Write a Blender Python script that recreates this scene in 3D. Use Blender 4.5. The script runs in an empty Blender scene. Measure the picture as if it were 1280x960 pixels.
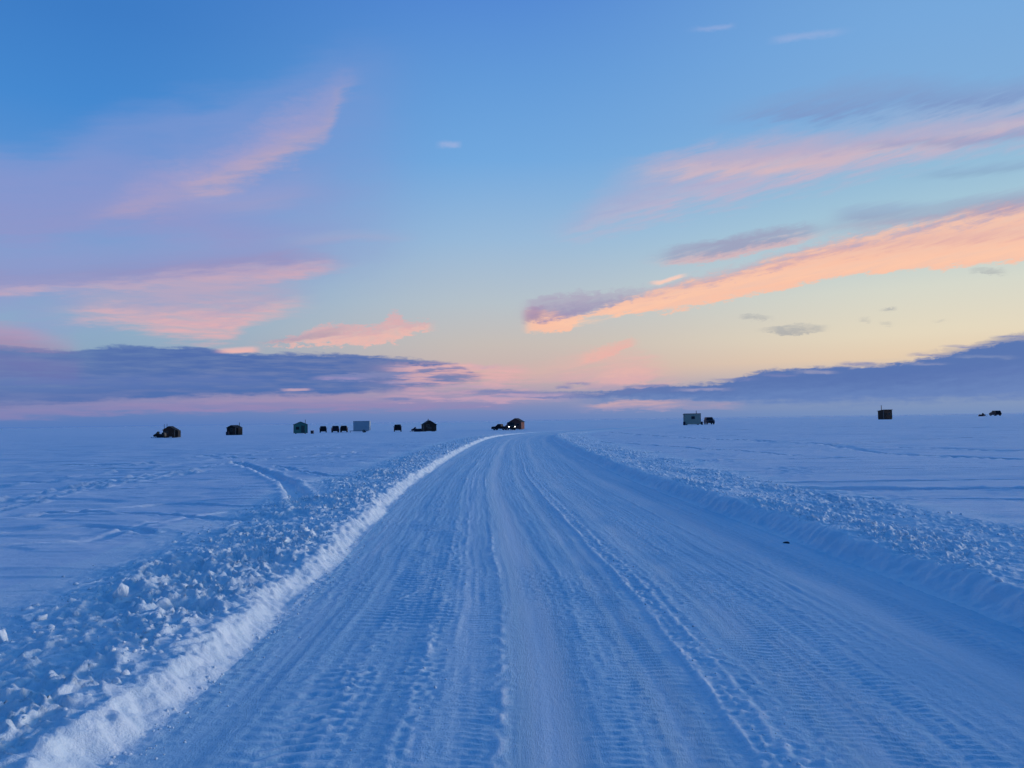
import bpy, bmesh, math, random
import numpy as np
from mathutils import Vector, Matrix

random.seed(7)
RNG = np.random.default_rng(11)
S = bpy.context.scene
C = S.collection
rad = math.radians

# ------------------------------------------------------------------ view
EYE = 2.4
FPX = 960.0
_p, _r = math.atan(46 / FPX), 0.0148
VF = Vector((0, math.cos(_p), math.sin(_p)))
_R0, _U0 = Vector((1, 0, 0)), Vector((0, -math.sin(_p), math.cos(_p)))
VR = _R0 * math.cos(_r) - _U0 * math.sin(_r)
VU = _U0 * math.cos(_r) + _R0 * math.sin(_r)

cam = bpy.data.objects.new('camera', bpy.data.cameras.new('camera'))
C.objects.link(cam)
cam.data.sensor_width = 36
cam.data.lens = 27
cam.data.clip_end = 30000
m = Matrix.Identity(4)
for i in range(3):
    m[i][0], m[i][1], m[i][2] = VR[i], VU[i], -VF[i]
cam.matrix_world = Matrix.Translation((0, 0, EYE)) @ m
S.camera = cam


def look(px, py):
    return VF * FPX + (px - 640) * VR - (py - 480) * VU


def azel(px, py):
    v = look(px, py).normalized()
    return math.degrees(math.atan2(v.x, v.y)), math.degrees(math.asin(v.z))


def on_ground(px, py, z=0.1):
    v = look(px, py)
    t = (z - EYE) / v.z
    return v.x * t, v.y * t


def lin(c):
    return tuple((x / 255 / 12.92) if x <= 10 else ((x / 255 + 0.055) / 1.055) ** 2.4 for x in c)


def hexl(c):
    return lin(c) + (1.0,)


# ------------------------------------------------------------------ node writing
class NT:
    def __init__(s, tree):
        s.t = tree

    def new(s, kind, **kw):
        n = s.t.nodes.new(kind)
        for k, v in kw.items():
            setattr(n, k, v)
        return n

    def put(s, sock, v):
        if isinstance(v, bpy.types.NodeSocket):
            s.t.links.new(v, sock)
        else:
            sock.default_value = v

    def m(s, op, a, b=None, c=None, clamp=False):
        n = s.new('ShaderNodeMath', operation=op, use_clamp=clamp)
        s.put(n.inputs[0], a)
        if b is not None:
            s.put(n.inputs[1], b)
        if c is not None:
            s.put(n.inputs[2], c)
        return n.outputs[0]

    def add(s, a, b): return s.m('ADD', a, b)
    def mul(s, a, b): return s.m('MULTIPLY', a, b)
    def sub(s, a, b): return s.m('SUBTRACT', a, b)
    def mad(s, a, b, c): return s.m('MULTIPLY_ADD', a, b, c)

    def step(s, v, a, b, lo=0.0, hi=1.0):
        n = s.new('ShaderNodeMapRange', interpolation_type='SMOOTHSTEP', clamp=False)
        for i, x in enumerate((v, a, b, lo, hi)):
            s.put(n.inputs[i], x)
        return n.outputs[0]

    def mix(s, f, a, b):
        n = s.new('ShaderNodeMix', data_type='RGBA')
        s.put(n.inputs[0], f)
        s.put(n.inputs[6], a)
        s.put(n.inputs[7], b)
        return n.outputs[2]

    def vec(s, x, y, z=0.0):
        n = s.new('ShaderNodeCombineXYZ')
        s.put(n.inputs[0], x)
        s.put(n.inputs[1], y)
        s.put(n.inputs[2], z)
        return n.outputs[0]

    def noise(s, v, scale=1.0, detail=3.0, rough=0.5, dim='2D', dist=0.0):
        n = s.new('ShaderNodeTexNoise', noise_dimensions=dim)
        s.put(n.inputs['Vector'], v)
        n.inputs['Scale'].default_value = scale
        n.inputs['Detail'].default_value = detail
        n.inputs['Roughness'].default_value = rough
        n.inputs['Distortion'].default_value = dist
        return n.outputs[0]

    def ramp(s, v, stops):
        n = s.new('ShaderNodeValToRGB')
        s.put(n.inputs[0], v)
        cr = n.color_ramp
        while len(cr.elements) < len(stops):
            cr.elements.new(0.5)
        for e, (p, c) in zip(cr.elements, sorted(stops)):
            e.position = p
            e.color = c
        return n.outputs[0]


# ------------------------------------------------------------------ the sky (world)
SUN_AZ, SUN_EL = 74.0, 5.6
EL_MAX, AZ_H = 35.0, 40.0

world = bpy.data.worlds.new('World')
S.world = world
world.use_nodes = True
wt = world.node_tree
wt.nodes.clear()
w = NT(wt)
tc = w.new('ShaderNodeTexCoord')
sep = w.new('ShaderNodeSeparateXYZ')
wt.links.new(tc.outputs['Generated'], sep.inputs[0])
X, Y, Z = sep.outputs
az = w.mul(w.m('ARCTAN2', X, Y), 57.29578)
el = w.mul(w.m('ARCSINE', Z), 57.29578)


def grad(x, rows, top):
    """sky colour ramp over elevation 0..90 from (row in the view, sRGB) pairs"""
    st = []
    for y, c in rows:
        e = max(0.0, azel(x, y)[1])
        st.append((min(1.0, e / 90), hexl(c)))
    for e, c in top:
        st.append((e / 90, hexl(c)))
    return w.ramp(w.m('DIVIDE', el, 90.0, clamp=True), st)


GL = grad(60, [(536, (84, 122, 186)), (505, (108, 132, 184)), (455, (140, 162, 188)), (400, (138, 172, 200)), (330, (120, 162, 208)),
               (230, (92, 148, 212)), (120, (68, 136, 208)), (0, (60, 124, 198))],
          [(42, (46, 104, 186)), (65, (26, 102, 182)), (90, (24, 98, 178))])
GC = grad(610, [(527, (100, 130, 188)), (510, (122, 138, 186)), (470, (202, 176, 172)), (430, (198, 188, 182)), (380, (182, 193, 201)),
                (300, (152, 185, 217)), (200, (114, 168, 222)), (100, (98, 154, 217)), (0, (84, 138, 212))],
          [(42, (58, 116, 196)), (65, (28, 106, 186)), (90, (24, 98, 178))])
GR = grad(1240, [(517, (112, 142, 190)), (490, (134, 154, 188)), (440, (228, 204, 176)), (410, (228, 215, 190)), (350, (213, 215, 202)),
                 (270, (172, 202, 214)), (200, (148, 188, 216)), (100, (126, 172, 218)), (0, (118, 168, 220))],
          [(42, (84, 140, 206)), (65, (26, 106, 184)), (90, (24, 98, 178))])
GB = w.ramp(w.m('DIVIDE', el, 90.0, clamp=True), [(0.0, hexl((54, 98, 164))), (0.12, hexl((66, 100, 164))), (0.3, hexl((32, 98, 174))),
                                                (0.65, hexl((24, 98, 178))), (1.0, hexl((24, 98, 178)))])
base = w.mix(w.step(az, -30.0, 0.0), GL, GC)
base = w.mix(w.step(az, -2.0, 31.0), base, GR)
back = w.step(w.m('ABSOLUTE', w.sub(az, 25.0)), 70.0, 130.0)
base = w.mix(back, base, GB)

# shared noise fields in azimuth / elevation, sheared along the cloud streets
shear = w.sub(el, w.mul(az, 0.16))
N1 = w.sub(w.noise(w.vec(w.mul(az, 0.13), w.mul(shear, 0.5)), 1.0, 5.0, 0.55), 0.5)
N2 = w.sub(w.noise(w.vec(w.mul(az, 0.28), w.mul(shear, 2.2)), 1.0, 4.0, 0.6), 0.5)
N3 = w.sub(w.noise(w.vec(w.mul(az, 1.1), w.mul(el, 2.6)), 1.0, 5.0, 0.6, dist=0.4), 0.5)
N4 = w.sub(w.noise(w.vec(w.mul(az, 0.35), w.mul(el, 3.2)), 1.0, 4.0, 0.55), 0.5)
N5 = w.sub(w.noise(w.vec(w.mul(az, 2.6), w.mul(w.sub(el, w.mul(az, 0.1)), 6.0)), 1.0, 4.0, 0.65, dist=0.6), 0.5)
NF = (N1, N2, N3, N4, N5)
azn = w.m('MULTIPLY_ADD', az, 1 / (2 * AZ_H), 0.5, clamp=True)
AZC = w.new('ShaderNodeCombineColor')
for _k in range(3):
    w.put(AZC.inputs[_k], azn)
window = w.step(w.m('ABSOLUTE', az), 85.0, 50.0)


def cloud(col, lo, up, op, s_lo, s_up, c_lo, c_hi, n=(0, 0, 0, 0), tm=(0.2, 0.8), streak=0.0, sn=1, tn=0.0):
    """one cloud: traced lower and upper edge, opacity along its length, ragged by the shared noises"""
    cv = w.new('ShaderNodeRGBCurve')
    wt.links.new(AZC.outputs[0], cv.inputs['Color'])
    for ch, pts in ((0, lo), (1, up)):
        put_curve(cv, ch, [((azel(x, y)[0] + AZ_H) / (2 * AZ_H), max(0, azel(x, y)[1]) / EL_MAX) for x, y in pts])
    put_curve(cv, 2, [((azel(x, 450)[0] + AZ_H) / (2 * AZ_H), o) for x, o in op])
    cv.mapping.update()
    sp = w.new('ShaderNodeSeparateColor')
    wt.links.new(cv.outputs[0], sp.inputs[0])
    L, Uq, O = w.mul(sp.outputs[0], EL_MAX), w.mul(sp.outputs[1], EL_MAX), sp.outputs[2]
    e = el
    for k, a in enumerate(n):
        if a:
            e = w.mad(NF[k], a, e)
    mk = w.mul(w.step(w.sub(e, L), -s_lo, s_lo), w.step(w.sub(e, Uq), s_up, -s_up))
    mk = w.mul(w.mul(mk, O), window)
    if streak:
        mk = w.mul(mk, w.m('MINIMUM', w.m('MAXIMUM', w.m('MULTIPLY_ADD', NF[sn], streak * 3, 1.0 - streak * 0.35), 0.0), 1.0))
    t = w.m('DIVIDE', w.sub(e, L), w.m('MAXIMUM', w.sub(Uq, L), 0.05))
    if tn:
        t = w.mad(NF[2], tn * .35, w.mad(NF[1], tn, t))
    cc = w.mix(w.step(t, *tm), hexl(c_lo), hexl(c_hi))
    return w.mix(mk, col, cc)


def put_curve(cv, ch, pts):
    cu = cv.mapping.curves[ch]
    pts = sorted((min(1, max(0, a)), min(1, max(0, b))) for a, b in pts)
    if pts[0][0] > 0.001:
        pts.insert(0, (0.0, pts[0][1]))
    if pts[-1][0] < 0.999:
        pts.append((1.0, pts[-1][1]))
    while len(cu.points) < len(pts):
        cu.points.new(0.5, 0.5)
    for p, (a, b) in zip(cu.points, pts):
        p.location = (a, b)
        p.handle_type = 'AUTO_CLAMPED'


sky = base
# wide lavender veil over the left
sky = cloud(sky, [(0, 400), (200, 380), (420, 340), (560, 320)], [(0, 195), (150, 150), (300, 120), (440, 70), (560, 60)],
            [(0, .78), (200, .78), (360, .62), (460, .35), (600, 0)], 2.4, 1.8, (146, 154, 203), (132, 152, 208), (3, 1, 0, 0), streak=.35, sn=0)
# diagonal pink plume in it
sky = cloud(sky, [(90, 268), (180, 264), (260, 240), (330, 205), (400, 180), (450, 110)],
            [(90, 262), (180, 226), (260, 200), (330, 160), (390, 130), (450, 95)],
            [(80, 0), (150, .95), (260, .9), (340, .85), (400, .65), (440, .35), (480, 0)], 1.0, 1.2, (188, 166, 190), (166, 160, 202), (2.4, 1.4, .8, 0, .3), streak=.35)
sky = cloud(sky, [(200, 268), (330, 262), (420, 248)], [(200, 240), (330, 230), (420, 218)], [(170, 0), (260, .6), (360, .4), (450, 0)],
            .6, .6, (160, 158, 200), (150, 158, 206), (.8, .8, 0, 0))
sky = cloud(sky, [(0, 300), (150, 290), (300, 300), (480, 300)], [(0, 205), (150, 200), (300, 270), (480, 290)],
            [(0, .55), (150, .5), (300, .45), (430, .3), (540, 0)], .9, .9, (150, 148, 198), (140, 150, 204), (2, 1.2, 0, 0), streak=.3)
# stacked pink bands, left
sky = cloud(sky, [(0, 366), (120, 366), (300, 362), (380, 346), (450, 335)], [(0, 345), (120, 345), (250, 322), (350, 314), (450, 322)],
            [(0, .85), (100, .85), (200, .75), (320, .9), (400, .75), (470, 0)], .4, .6, (194, 168, 190), (158, 152, 194), (1.3, 1.0, .3, .6), streak=.45, sn=3)
sky = cloud(sky, [(90, 372), (220, 352), (380, 345), (440, 336)], [(90, 366), (220, 340), (380, 330), (440, 324)], [(80, 0), (180, .5), (300, .8), (390, .6), (450, 0)],
            .5, .5, (204, 170, 186), (190, 166, 190), (1.0, .9, .3, .8), streak=.6, sn=3)
sky = cloud(sky, [(0, 350), (200, 344), (420, 326)], [(0, 322), (200, 318), (420, 306)], [(0, .45), (200, .6), (330, .5), (440, 0)],
            .5, .6, (146, 142, 190), (140, 150, 200), (.7, .9, 0, 0), streak=.3)
sky = cloud(sky, [(20, 392), (120, 400), (200, 416), (275, 422), (320, 404), (400, 384)], [(20, 372), (160, 364), (270, 352), (330, 354), (400, 358)],
            [(20, 0), (110, .7), (180, .85), (260, .95), (320, .85), (370, .5), (420, 0)], .6, 1.1, (226, 176, 180), (180, 166, 192), (1.2, 1.0, .3, .9), tm=(.0, .75), streak=.45, sn=3, tn=.5)
sky = cloud(sky, [(200, 344), (300, 320), (480, 300)], [(200, 320), (300, 300), (500, 290)], [(330, 0), (420, .35), (500, .2), (560, 0)],
            .3, .4, (172, 170, 200), (160, 172, 206), (.4, .5, 0, 0))
# small salmon cloud left of centre
sky = cloud(sky, [(320, 430), (370, 431), (450, 431), (490, 428), (520, 417), (548, 413)],
            [(320, 428), (370, 420), (410, 406), (470, 408), (492, 392), (515, 402), (548, 402)],
            [(300, 0), (340, .7), (380, .85), (460, .95), (500, .95), (535, .8), (552, 0)], .16, .22, (234, 184, 176), (218, 174, 178), (0, .5, 1.1, .5, .7), streak=.35, sn=2, tn=.9)
sky = cloud(sky, [(320, 431), (470, 414)], [(320, 425), (470, 404)], [(310, 0), (370, .6), (420, .4), (460, 0)],
            .15, .2, (166, 148, 172), (166, 150, 176), (0, .5, .4, 0), streak=.2)
# central pink fan
sky = cloud(sky, [(640, 482), (700, 482), (760, 484), (850, 482)], [(640, 464), (700, 452), (745, 442), (790, 440), (820, 454), (850, 464)],
            [(600, .2), (690, .45), (740, .72), (790, .68), (840, .4), (890, 0)], .6, 1.0, (214, 170, 178), (226, 178, 174), (.8, 1.6, .8, 1.0, .3), streak=.6, sn=1)
sky = cloud(sky, [(720, 456), (760, 446), (800, 431)], [(720, 444), (760, 432), (800, 422)], [(712, 0), (735, .9), (765, .95), (790, .8), (806, 0)],
            .2, .25, (234, 178, 170), (230, 182, 172), (.1, .5, .8, .2, .5), streak=.3, sn=2)
sky = cloud(sky, [(730, 480), (800, 478), (830, 474)], [(730, 470), (790, 458), (830, 466)], [(722, 0), (750, .5), (790, .75), (815, .5), (838, 0)],
            .2, .25, (222, 174, 176), (228, 180, 174), (.1, .5, .6, .5, .3), streak=.4, sn=2)
sky = cloud(sky, [(775, 450), (840, 446)], [(775, 447), (840, 443)], [(770, 0), (790, .5), (820, .4), (844, 0)], .12, .12, (226, 180, 176), (226, 182, 178), (0, .3, .3, 0))
sky = cloud(sky, [(735, 488), (810, 487)], [(735, 480), (810, 480)], [(720, 0), (750, .6), (790, .5), (830, 0)], .15, .2, (168, 152, 184), (182, 158, 182), (0, .2, .3, .5), streak=.4, sn=3)
sky = cloud(sky, [(560, 470), (660, 474)], [(560, 455), (660, 458)], [(520, 0), (580, .65), (640, .6), (680, 0)], .15, .2,
            (220, 170, 172), (214, 174, 178), (.1, .3, .4, .7), streak=.4, sn=3)
# upper right pink band
sky = cloud(sky, [(680, 292), (800, 280), (900, 254), (1000, 232), (1100, 212), (1280, 176)],
            [(680, 280), (770, 232), (860, 200), (980, 176), (1100, 158), (1280, 124)],
            [(640, 0), (720, .5), (830, .8), (950, .92), (1060, .85), (1280, .8)], .9, 1.3, (188, 178, 204), (172, 172, 206), (1.5, 2.0, .3, .3), streak=.4, tn=.5)
sky = cloud(sky, [(790, 222), (900, 216), (980, 218), (1080, 198), (1280, 160)], [(790, 206), (900, 190), (980, 182), (1080, 172), (1280, 138)],
            [(740, 0), (840, .75), (970, .95), (1080, .8), (1280, .75)], .7, .9, (212, 184, 192), (190, 174, 198), (1.1, 1.5, .4, .3), streak=.4)
sky = cloud(sky, [(960, 198), (1100, 184), (1280, 172)], [(960, 192), (1100, 178), (1280, 160)], [(1040, 0), (1120, .5), (1280, .6)],
            .3, .3, (128, 152, 196), (140, 150, 196), (0, .8, 0, 0), streak=.2)
# grey blue streaks, right
sky = cloud(sky, [(900, 152), (1060, 146), (1280, 124)], [(900, 136), (1060, 104), (1280, 96)], [(860, 0), (980, .75), (1150, .85), (1280, .85)],
            .6, .7, (126, 150, 198), (128, 158, 204), (1, 1.6, .3, 0), streak=.6)
sky = cloud(sky, [(1140, 226), (1280, 212)], [(1140, 216), (1280, 202)], [(1120, 0), (1200, .5), (1280, .55)], .25, .3, (134, 164, 196), (138, 168, 202), (0, .6, 0, 0))
sky = cloud(sky, [(1040, 276), (1110, 272), (1180, 262), (1280, 250)], [(1040, 262), (1110, 254), (1180, 250), (1280, 238)],
            [(1030, 0), (1090, .6), (1140, .5), (1200, .3), (1280, .3)], .25, .3, (142, 156, 190), (146, 164, 198), (.2, .8, 0, 0), streak=.25)
# main salmon cloud with mauve top, right
sky = cloud(sky, [(800, 330), (860, 330), (960, 312), (1060, 292)], [(800, 318), (860, 306), (960, 288), (1060, 274)],
            [(790, 0), (850, .7), (930, .85), (1010, .65), (1070, 0)], .18, .3, (220, 176, 178), (156, 156, 186), (.1, .9, .5, 0, .2), tm=(.05, .6), streak=.3, tn=.5)
sky = cloud(sky, [(655, 416), (712, 414), (722, 402), (770, 394), (850, 388), (900, 376), (960, 364), (1060, 346), (1160, 336), (1280, 326)],
            [(655, 384), (720, 392), (770, 376), (850, 352), (900, 342), (960, 323), (1060, 297), (1160, 275), (1280, 250)],
            [(648, 0), (662, .8), (700, .97), (800, .95), (900, .95), (1000, .95), (1280, .94)], .17, .5, (251, 193, 166), (188, 168, 188), (.15, .8, .8, .1, .35), tm=(.55, 1.15), streak=.14, tn=.8)
sky = cloud(sky, [(760, 384), (900, 352), (1060, 318), (1280, 296)], [(760, 374), (900, 346), (1060, 306), (1280, 282)], [(740, 0), (820, .35), (960, .45), (1280, .55)],
            .3, .4, (214, 166, 170), (206, 164, 174), (0, 1.1, .4, .1, .1), streak=.9, sn=1)
sky = cloud(sky, [(700, 408), (800, 386), (960, 352), (1280, 318)], [(700, 400), (800, 376), (960, 340), (1280, 304)], [(680, 0), (720, .6), (960, .4), (1280, .4)],
            .3, .3, (254, 204, 172), (254, 204, 174), (0, 1.1, .5, .1, .15), streak=.8, sn=1)
sky = cloud(sky, [(640, 400), (680, 400), (760, 382), (850, 356)], [(640, 378), (680, 370), (760, 364), (850, 350)],
            [(640, 0), (668, .65), (710, .75), (760, .6), (800, .25), (840, 0)], .25, .25, (150, 136, 178), (170, 158, 186), (0, .9, .9, 0, .4), streak=.45)
sky = cloud(sky, [(655, 404), (690, 398)], [(655, 388), (690, 378)], [(650, 0), (664, .7), (676, .45), (694, 0)], .2, .2, (150, 134, 170), (160, 140, 176), (0, 0, .8, 0))
sky = cloud(sky, [(815, 356), (865, 345)], [(815, 352), (865, 341)], [(810, 0), (830, .9), (855, .7), (868, 0)], .08, .08, (255, 206, 184), (250, 208, 192), (0, .2, .15, 0))
sky = cloud(sky, [(880, 320), (960, 306), (1060, 290), (1160, 276), (1280, 262)], [(880, 318), (960, 296), (1060, 272), (1160, 262), (1280, 240)],
            [(960, 0), (1060, .4), (1120, .65), (1200, .7), (1280, .65)], .5, .5, (168, 150, 178), (156, 162, 190), (.4, .9, .1, 0), streak=.25)
# little dark clouds over the yellow
for lo, up, op in (([(925, 399), (968, 399)], [(925, 394), (968, 394)], [(922, 0), (935, .6), (955, .6), (970, 0)]),
                   ([(945, 415), (985, 419), (1042, 413)], [(945, 410), (985, 406), (1042, 405)], [(940, 0), (965, .65), (1010, .7), (1044, 0)]),
                   ([(1106, 389), (1124, 388)], [(1106, 385), (1124, 384)], [(1102, 0), (1110, .6), (1118, .6), (1126, 0)]),
                   ([(1074, 402), (1120, 407)], [(1074, 398), (1120, 402)], [(1074, 0), (1082, .35), (1092, 0), (1100, 0), (1110, .35), (1120, 0)]),
                   ([(1170, 403), (1190, 402)], [(1170, 400), (1190, 399)], [(1168, 0), (1178, .35), (1188, 0)]),
                   ([(1216, 342), (1264, 342)], [(1216, 336), (1264, 335)], [(1212, 0), (1230, .5), (1250, .5), (1268, 0)])):
    sky = cloud(sky, lo, up, op, .1, .1, (154, 158, 166), (160, 164, 170), (0, .2, .45, .4, .3), streak=.6, sn=2)
# dark bank low on the left, with its pink base
sky = cloud(sky, [(0, 524), (160, 516), (330, 514), (560, 512), (700, 508)], [(0, 490), (200, 486), (400, 488), (600, 486), (700, 490)],
            [(0, .55), (160, .72), (330, .85), (480, .8), (600, .6), (740, 0)], .25, .4, (148, 134, 180), (166, 146, 180), (0, .2, .2, .7), streak=.35, sn=3)
sky = cloud(sky, [(0, 506), (150, 500), (320, 494), (440, 492), (540, 484), (610, 476)],
            [(0, 432), (90, 438), (130, 434), (240, 434), (300, 442), (420, 443), (520, 450), (570, 456), (605, 468)],
            [(0, .82), (110, .92), (240, 1), (450, .98), (560, .9), (598, .55), (616, 0)], .3, .14, (76, 110, 174), (78, 108, 172), (0, .15, .3, .6, .06), streak=.2, sn=3)
sky = cloud(sky, [(0, 470), (60, 476), (110, 478)], [(0, 440), (60, 448), (110, 452)], [(0, .45), (60, .5), (96, .4), (116, 0)], .5, .5,
            (112, 116, 176), (120, 116, 176), (0, 0, .3, .8), streak=.3, sn=3)
sky = cloud(sky, [(0, 434), (60, 440), (110, 440)], [(0, 406), (40, 412), (110, 428)], [(0, .75), (50, .6), (90, .3), (120, 0)], .3, .5,
            (168, 136, 172), (178, 148, 182), (0, .4, .3, .5), streak=.25, sn=3)
sky = cloud(sky, [(262, 441), (330, 441)], [(262, 436), (330, 433)], [(262, 0), (290, .9), (318, .8), (332, 0)], .08, .12, (240, 184, 178), (226, 184, 184), (0, 0, .15, .1))
sky = cloud(sky, [(470, 466), (600, 462)], [(470, 456), (600, 456)], [(450, 0), (500, .5), (560, .6), (620, .3), (640, 0)], .1, .1, (206, 168, 182), (190, 164, 190), (0, 0, .3, .8), streak=.55, sn=3)
sky = cloud(sky, [(380, 476), (560, 472)], [(380, 468), (560, 466)], [(370, 0), (430, .45), (500, .5), (560, .2), (580, 0)], .1, .1, (146, 146, 192), (150, 150, 194), (0, 0, .3, .8), streak=.5, sn=3)
sky = cloud(sky, [(350, 489), (392, 488)], [(350, 486), (392, 485)], [(346, 0), (366, .8), (384, .7), (396, 0)], .06, .06, (206, 170, 184), (196, 166, 188), (0, 0, .1, .1))
sky = cloud(sky, [(0, 484), (300, 482)], [(0, 470), (300, 468)], [(0, .4), (160, .35), (300, .3), (380, 0)], .3, .3, (100, 122, 184), (104, 124, 186), (0, 0, .3, 1), streak=.5, sn=3)
# dark bank low on the right
sky = cloud(sky, [(560, 496), (640, 498), (760, 500), (900, 504), (1100, 502), (1280, 498)],
            [(560, 492), (640, 490), (730, 492), (800, 484), (900, 478), (955, 464), (1020, 460), (1100, 456), (1160, 448), (1220, 434), (1280, 424)],
            [(540, 0), (600, .5), (680, .7), (760, .85), (900, .97), (1280, 1)], .45, .17, (98, 130, 188), (80, 113, 176), (0, .1, .5, .6, .12), tm=(.0, .8), tn=.3)
sky = cloud(sky, [(1160, 446), (1280, 426)], [(1160, 440), (1240, 424), (1280, 416)], [(1110, 0), (1180, .5), (1280, .75)], .12, .15, (132, 140, 176), (150, 150, 172), (0, .2, .6, .5), streak=.4, sn=2)
sky = cloud(sky, [(960, 478), (1280, 470)], [(960, 470), (1280, 455)], [(900, 0), (1000, .25), (1280, .35)], .6, .6, (84, 112, 178), (80, 110, 178), (0, .3, 0, .8), streak=.4, sn=3)
sky = cloud(sky, [(730, 514), (780, 512), (860, 512), (930, 512)], [(730, 506), (780, 500), (860, 501), (930, 503)],
            [(690, .0), (740, .5), (780, .85), (840, .7), (870, .3), (900, .4), (940, 0)], .12, .14, (172, 156, 186), (204, 168, 178), (0, 0, .3, .6), streak=.45, sn=3)
sky = cloud(sky, [(560, 504), (720, 502)], [(560, 496), (720, 495)], [(540, 0), (600, .5), (690, .5), (740, 0)], .1, .1, (176, 156, 186), (190, 162, 184), (0, 0, .2, .7), streak=.6, sn=3)
# peach gaps and thin dark layers where the two low banks meet
sky = cloud(sky, [(440, 500), (680, 500)], [(440, 452), (680, 456)], [(420, 0), (500, .5), (560, .8), (640, .7), (700, 0)], .25, .25, (196, 160, 184), (222, 174, 176), (0, 0, .5, 1.6, .3), streak=1.6, sn=3)
for x0, x1, yy, cc in ((535, 612, 457.5, (232, 180, 176)), (596, 668, 464, (226, 176, 176)), (500, 560, 460, (214, 172, 182)), (468, 545, 478, (160, 150, 190)),
                       (380, 470, 473, (150, 142, 190)), (545, 620, 483, (186, 160, 186)), (600, 740, 493.5, (182, 158, 188)), (620, 700, 499, (196, 162, 182)), (985, 1060, 465, (150, 152, 186)), (1120, 1200, 455, (128, 140, 184)), (830, 930, 487, (150, 150, 188)), (1180, 1290, 446, (120, 138, 184))):
    sky = cloud(sky, [(x0, yy + 1.6), (x1, yy + 1.2)], [(x0, yy - 1.6), (x1, yy - 1.8)], [(x0, 0), (x0 * .6 + x1 * .4, .85), (x0 * .3 + x1 * .7, .75), (x1, 0)], .07, .07, cc, cc, (0, 0, .2, .35), streak=.5, sn=2)
for x0, x1, yy in ((470, 525, 499), (560, 700, 489.5), (640, 760, 496.5), (690, 720, 484), (700, 745, 480), (940, 1010, 469), (1170, 1240, 433), (1130, 1190, 444), (880, 960, 474), (1040, 1110, 455), (1235, 1300, 421), (780, 850, 482)):
    sky = cloud(sky, [(x0, yy + 1.8), (x1, yy + 1.2)], [(x0, yy - 1.2), (x1, yy - 2)], [(x0, 0), (x0 * .6 + x1 * .4, .75), (x0 * .3 + x1 * .7, .7), (x1, 0)], .08, .08, (110, 126, 182), (118, 128, 180), (0, 0, .25, .35), streak=.5, sn=2)
# wisps high up
for lo, up, op in (([(548, 184), (582, 184)], [(548, 177), (582, 177)], [(546, 0), (558, .5), (572, .5), (582, 0)]),
                   ([(862, 40), (932, 32)], [(862, 36), (932, 28)], [(860, 0), (890, .4), (920, .45), (934, 0)]),
                   ([(970, 54), (1090, 36)], [(970, 46), (1090, 30)], [(966, 0), (1000, .35), (1050, .3), (1094, 0)])):
    sky = cloud(sky, lo, up, op, .18, .18, (176, 184, 222), (176, 184, 222), (0, .1, .3, 0), streak=.2, sn=2)

# the physical sky adds its own faint glow
nish = w.new('ShaderNodeTexSky', sky_type='NISHITA', sun_disc=False)
nish.sun_elevation = rad(SUN_EL)
nish.sun_rotation = rad(SUN_AZ)
nish.air_density = 1.0
nish.dust_density = 1.0
bg1 = w.new('ShaderNodeBackground')
wt.links.new(nish.outputs[0], bg1.inputs[0])
bg1.inputs[1].default_value = 0.004
bg2 = w.new('ShaderNodeBackground')
wt.links.new(sky, bg2.inputs[0])
bg2.inputs[1].default_value = 0.99
ad = w.new('ShaderNodeAddShader')
wt.links.new(bg1.outputs[0], ad.inputs[0])
wt.links.new(bg2.outputs[0], ad.inputs[1])
wo = w.new('ShaderNodeOutputWorld')
wt.links.new(ad.outputs[0], wo.inputs[0])
world.cycles.sampling_method = 'MANUAL'
world.cycles.sample_map_resolution = 512

sun = bpy.data.objects.new('low_sun', bpy.data.lights.new('low_sun', 'SUN'))
C.objects.link(sun)
sun.data.energy = 1.5
sun.data.angle = rad(12)
sun.data.color = (1.0, 0.94, 0.90)
sd = Vector((math.sin(rad(SUN_AZ)) * math.cos(rad(SUN_EL)), math.cos(rad(SUN_AZ)) * math.cos(rad(SUN_EL)), math.sin(rad(SUN_EL))))
sun.rotation_euler = sd.to_track_quat('Z', 'Y').to_euler()
sun.location = (200, 60, 40)

# ------------------------------------------------------------------ noise in numpy
def _hash(ix, iy, seed):
    h = (ix.astype(np.int64) * 374761393 + iy.astype(np.int64) * 668265263 + seed * 974711) & 0xFFFFFFFF
    h = ((h ^ (h >> 13)) * 1274126177) & 0xFFFFFFFF
    return h ^ (h >> 16)


_ang = np.linspace(0, 2 * np.pi, 256, endpoint=False)
_gx, _gy = np.cos(_ang).astype(np.float32), np.sin(_ang).astype(np.float32)


def perlin(x, y, seed=0):
    x0, y0 = np.floor(x), np.floor(y)
    fx, fy = (x - x0).astype(np.float32), (y - y0).astype(np.float32)
    ix, iy = x0.astype(np.int64), y0.astype(np.int64)

    def g(dx, dy):
        k = _hash(ix + dx, iy + dy, seed) & 255
        return _gx[k] * (fx - dx) + _gy[k] * (fy - dy)
    ux, uy = fx * fx * fx * (fx * (fx * 6 - 15) + 10), fy * fy * fy * (fy * (fy * 6 - 15) + 10)
    a = g(0, 0) * (1 - ux) + g(1, 0) * ux
    b = g(0, 1) * (1 - ux) + g(1, 1) * ux
    return (a * (1 - uy) + b * uy) * 1.5


def sstep(a, b, v):
    t = np.clip((v - a) / (b - a), 0, 1)
    return t * t * (3 - 2 * t)


def gauss(v, s):
    return np.exp(-(v / s) ** 2)


# ------------------------------------------------------------------ the lie of the land
XC_D = [-60, 0, 5, 10, 16, 20, 28, 45, 70, 100, 115, 128, 140, 160, 185, 230, 400]
XC_X = [1.4, 1.4, 1.4, 1.4, 1.1, .85, .4, .2, .2, .75, 1.7, 3.3, 6.6, 15, 29, 40, 42]


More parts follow.
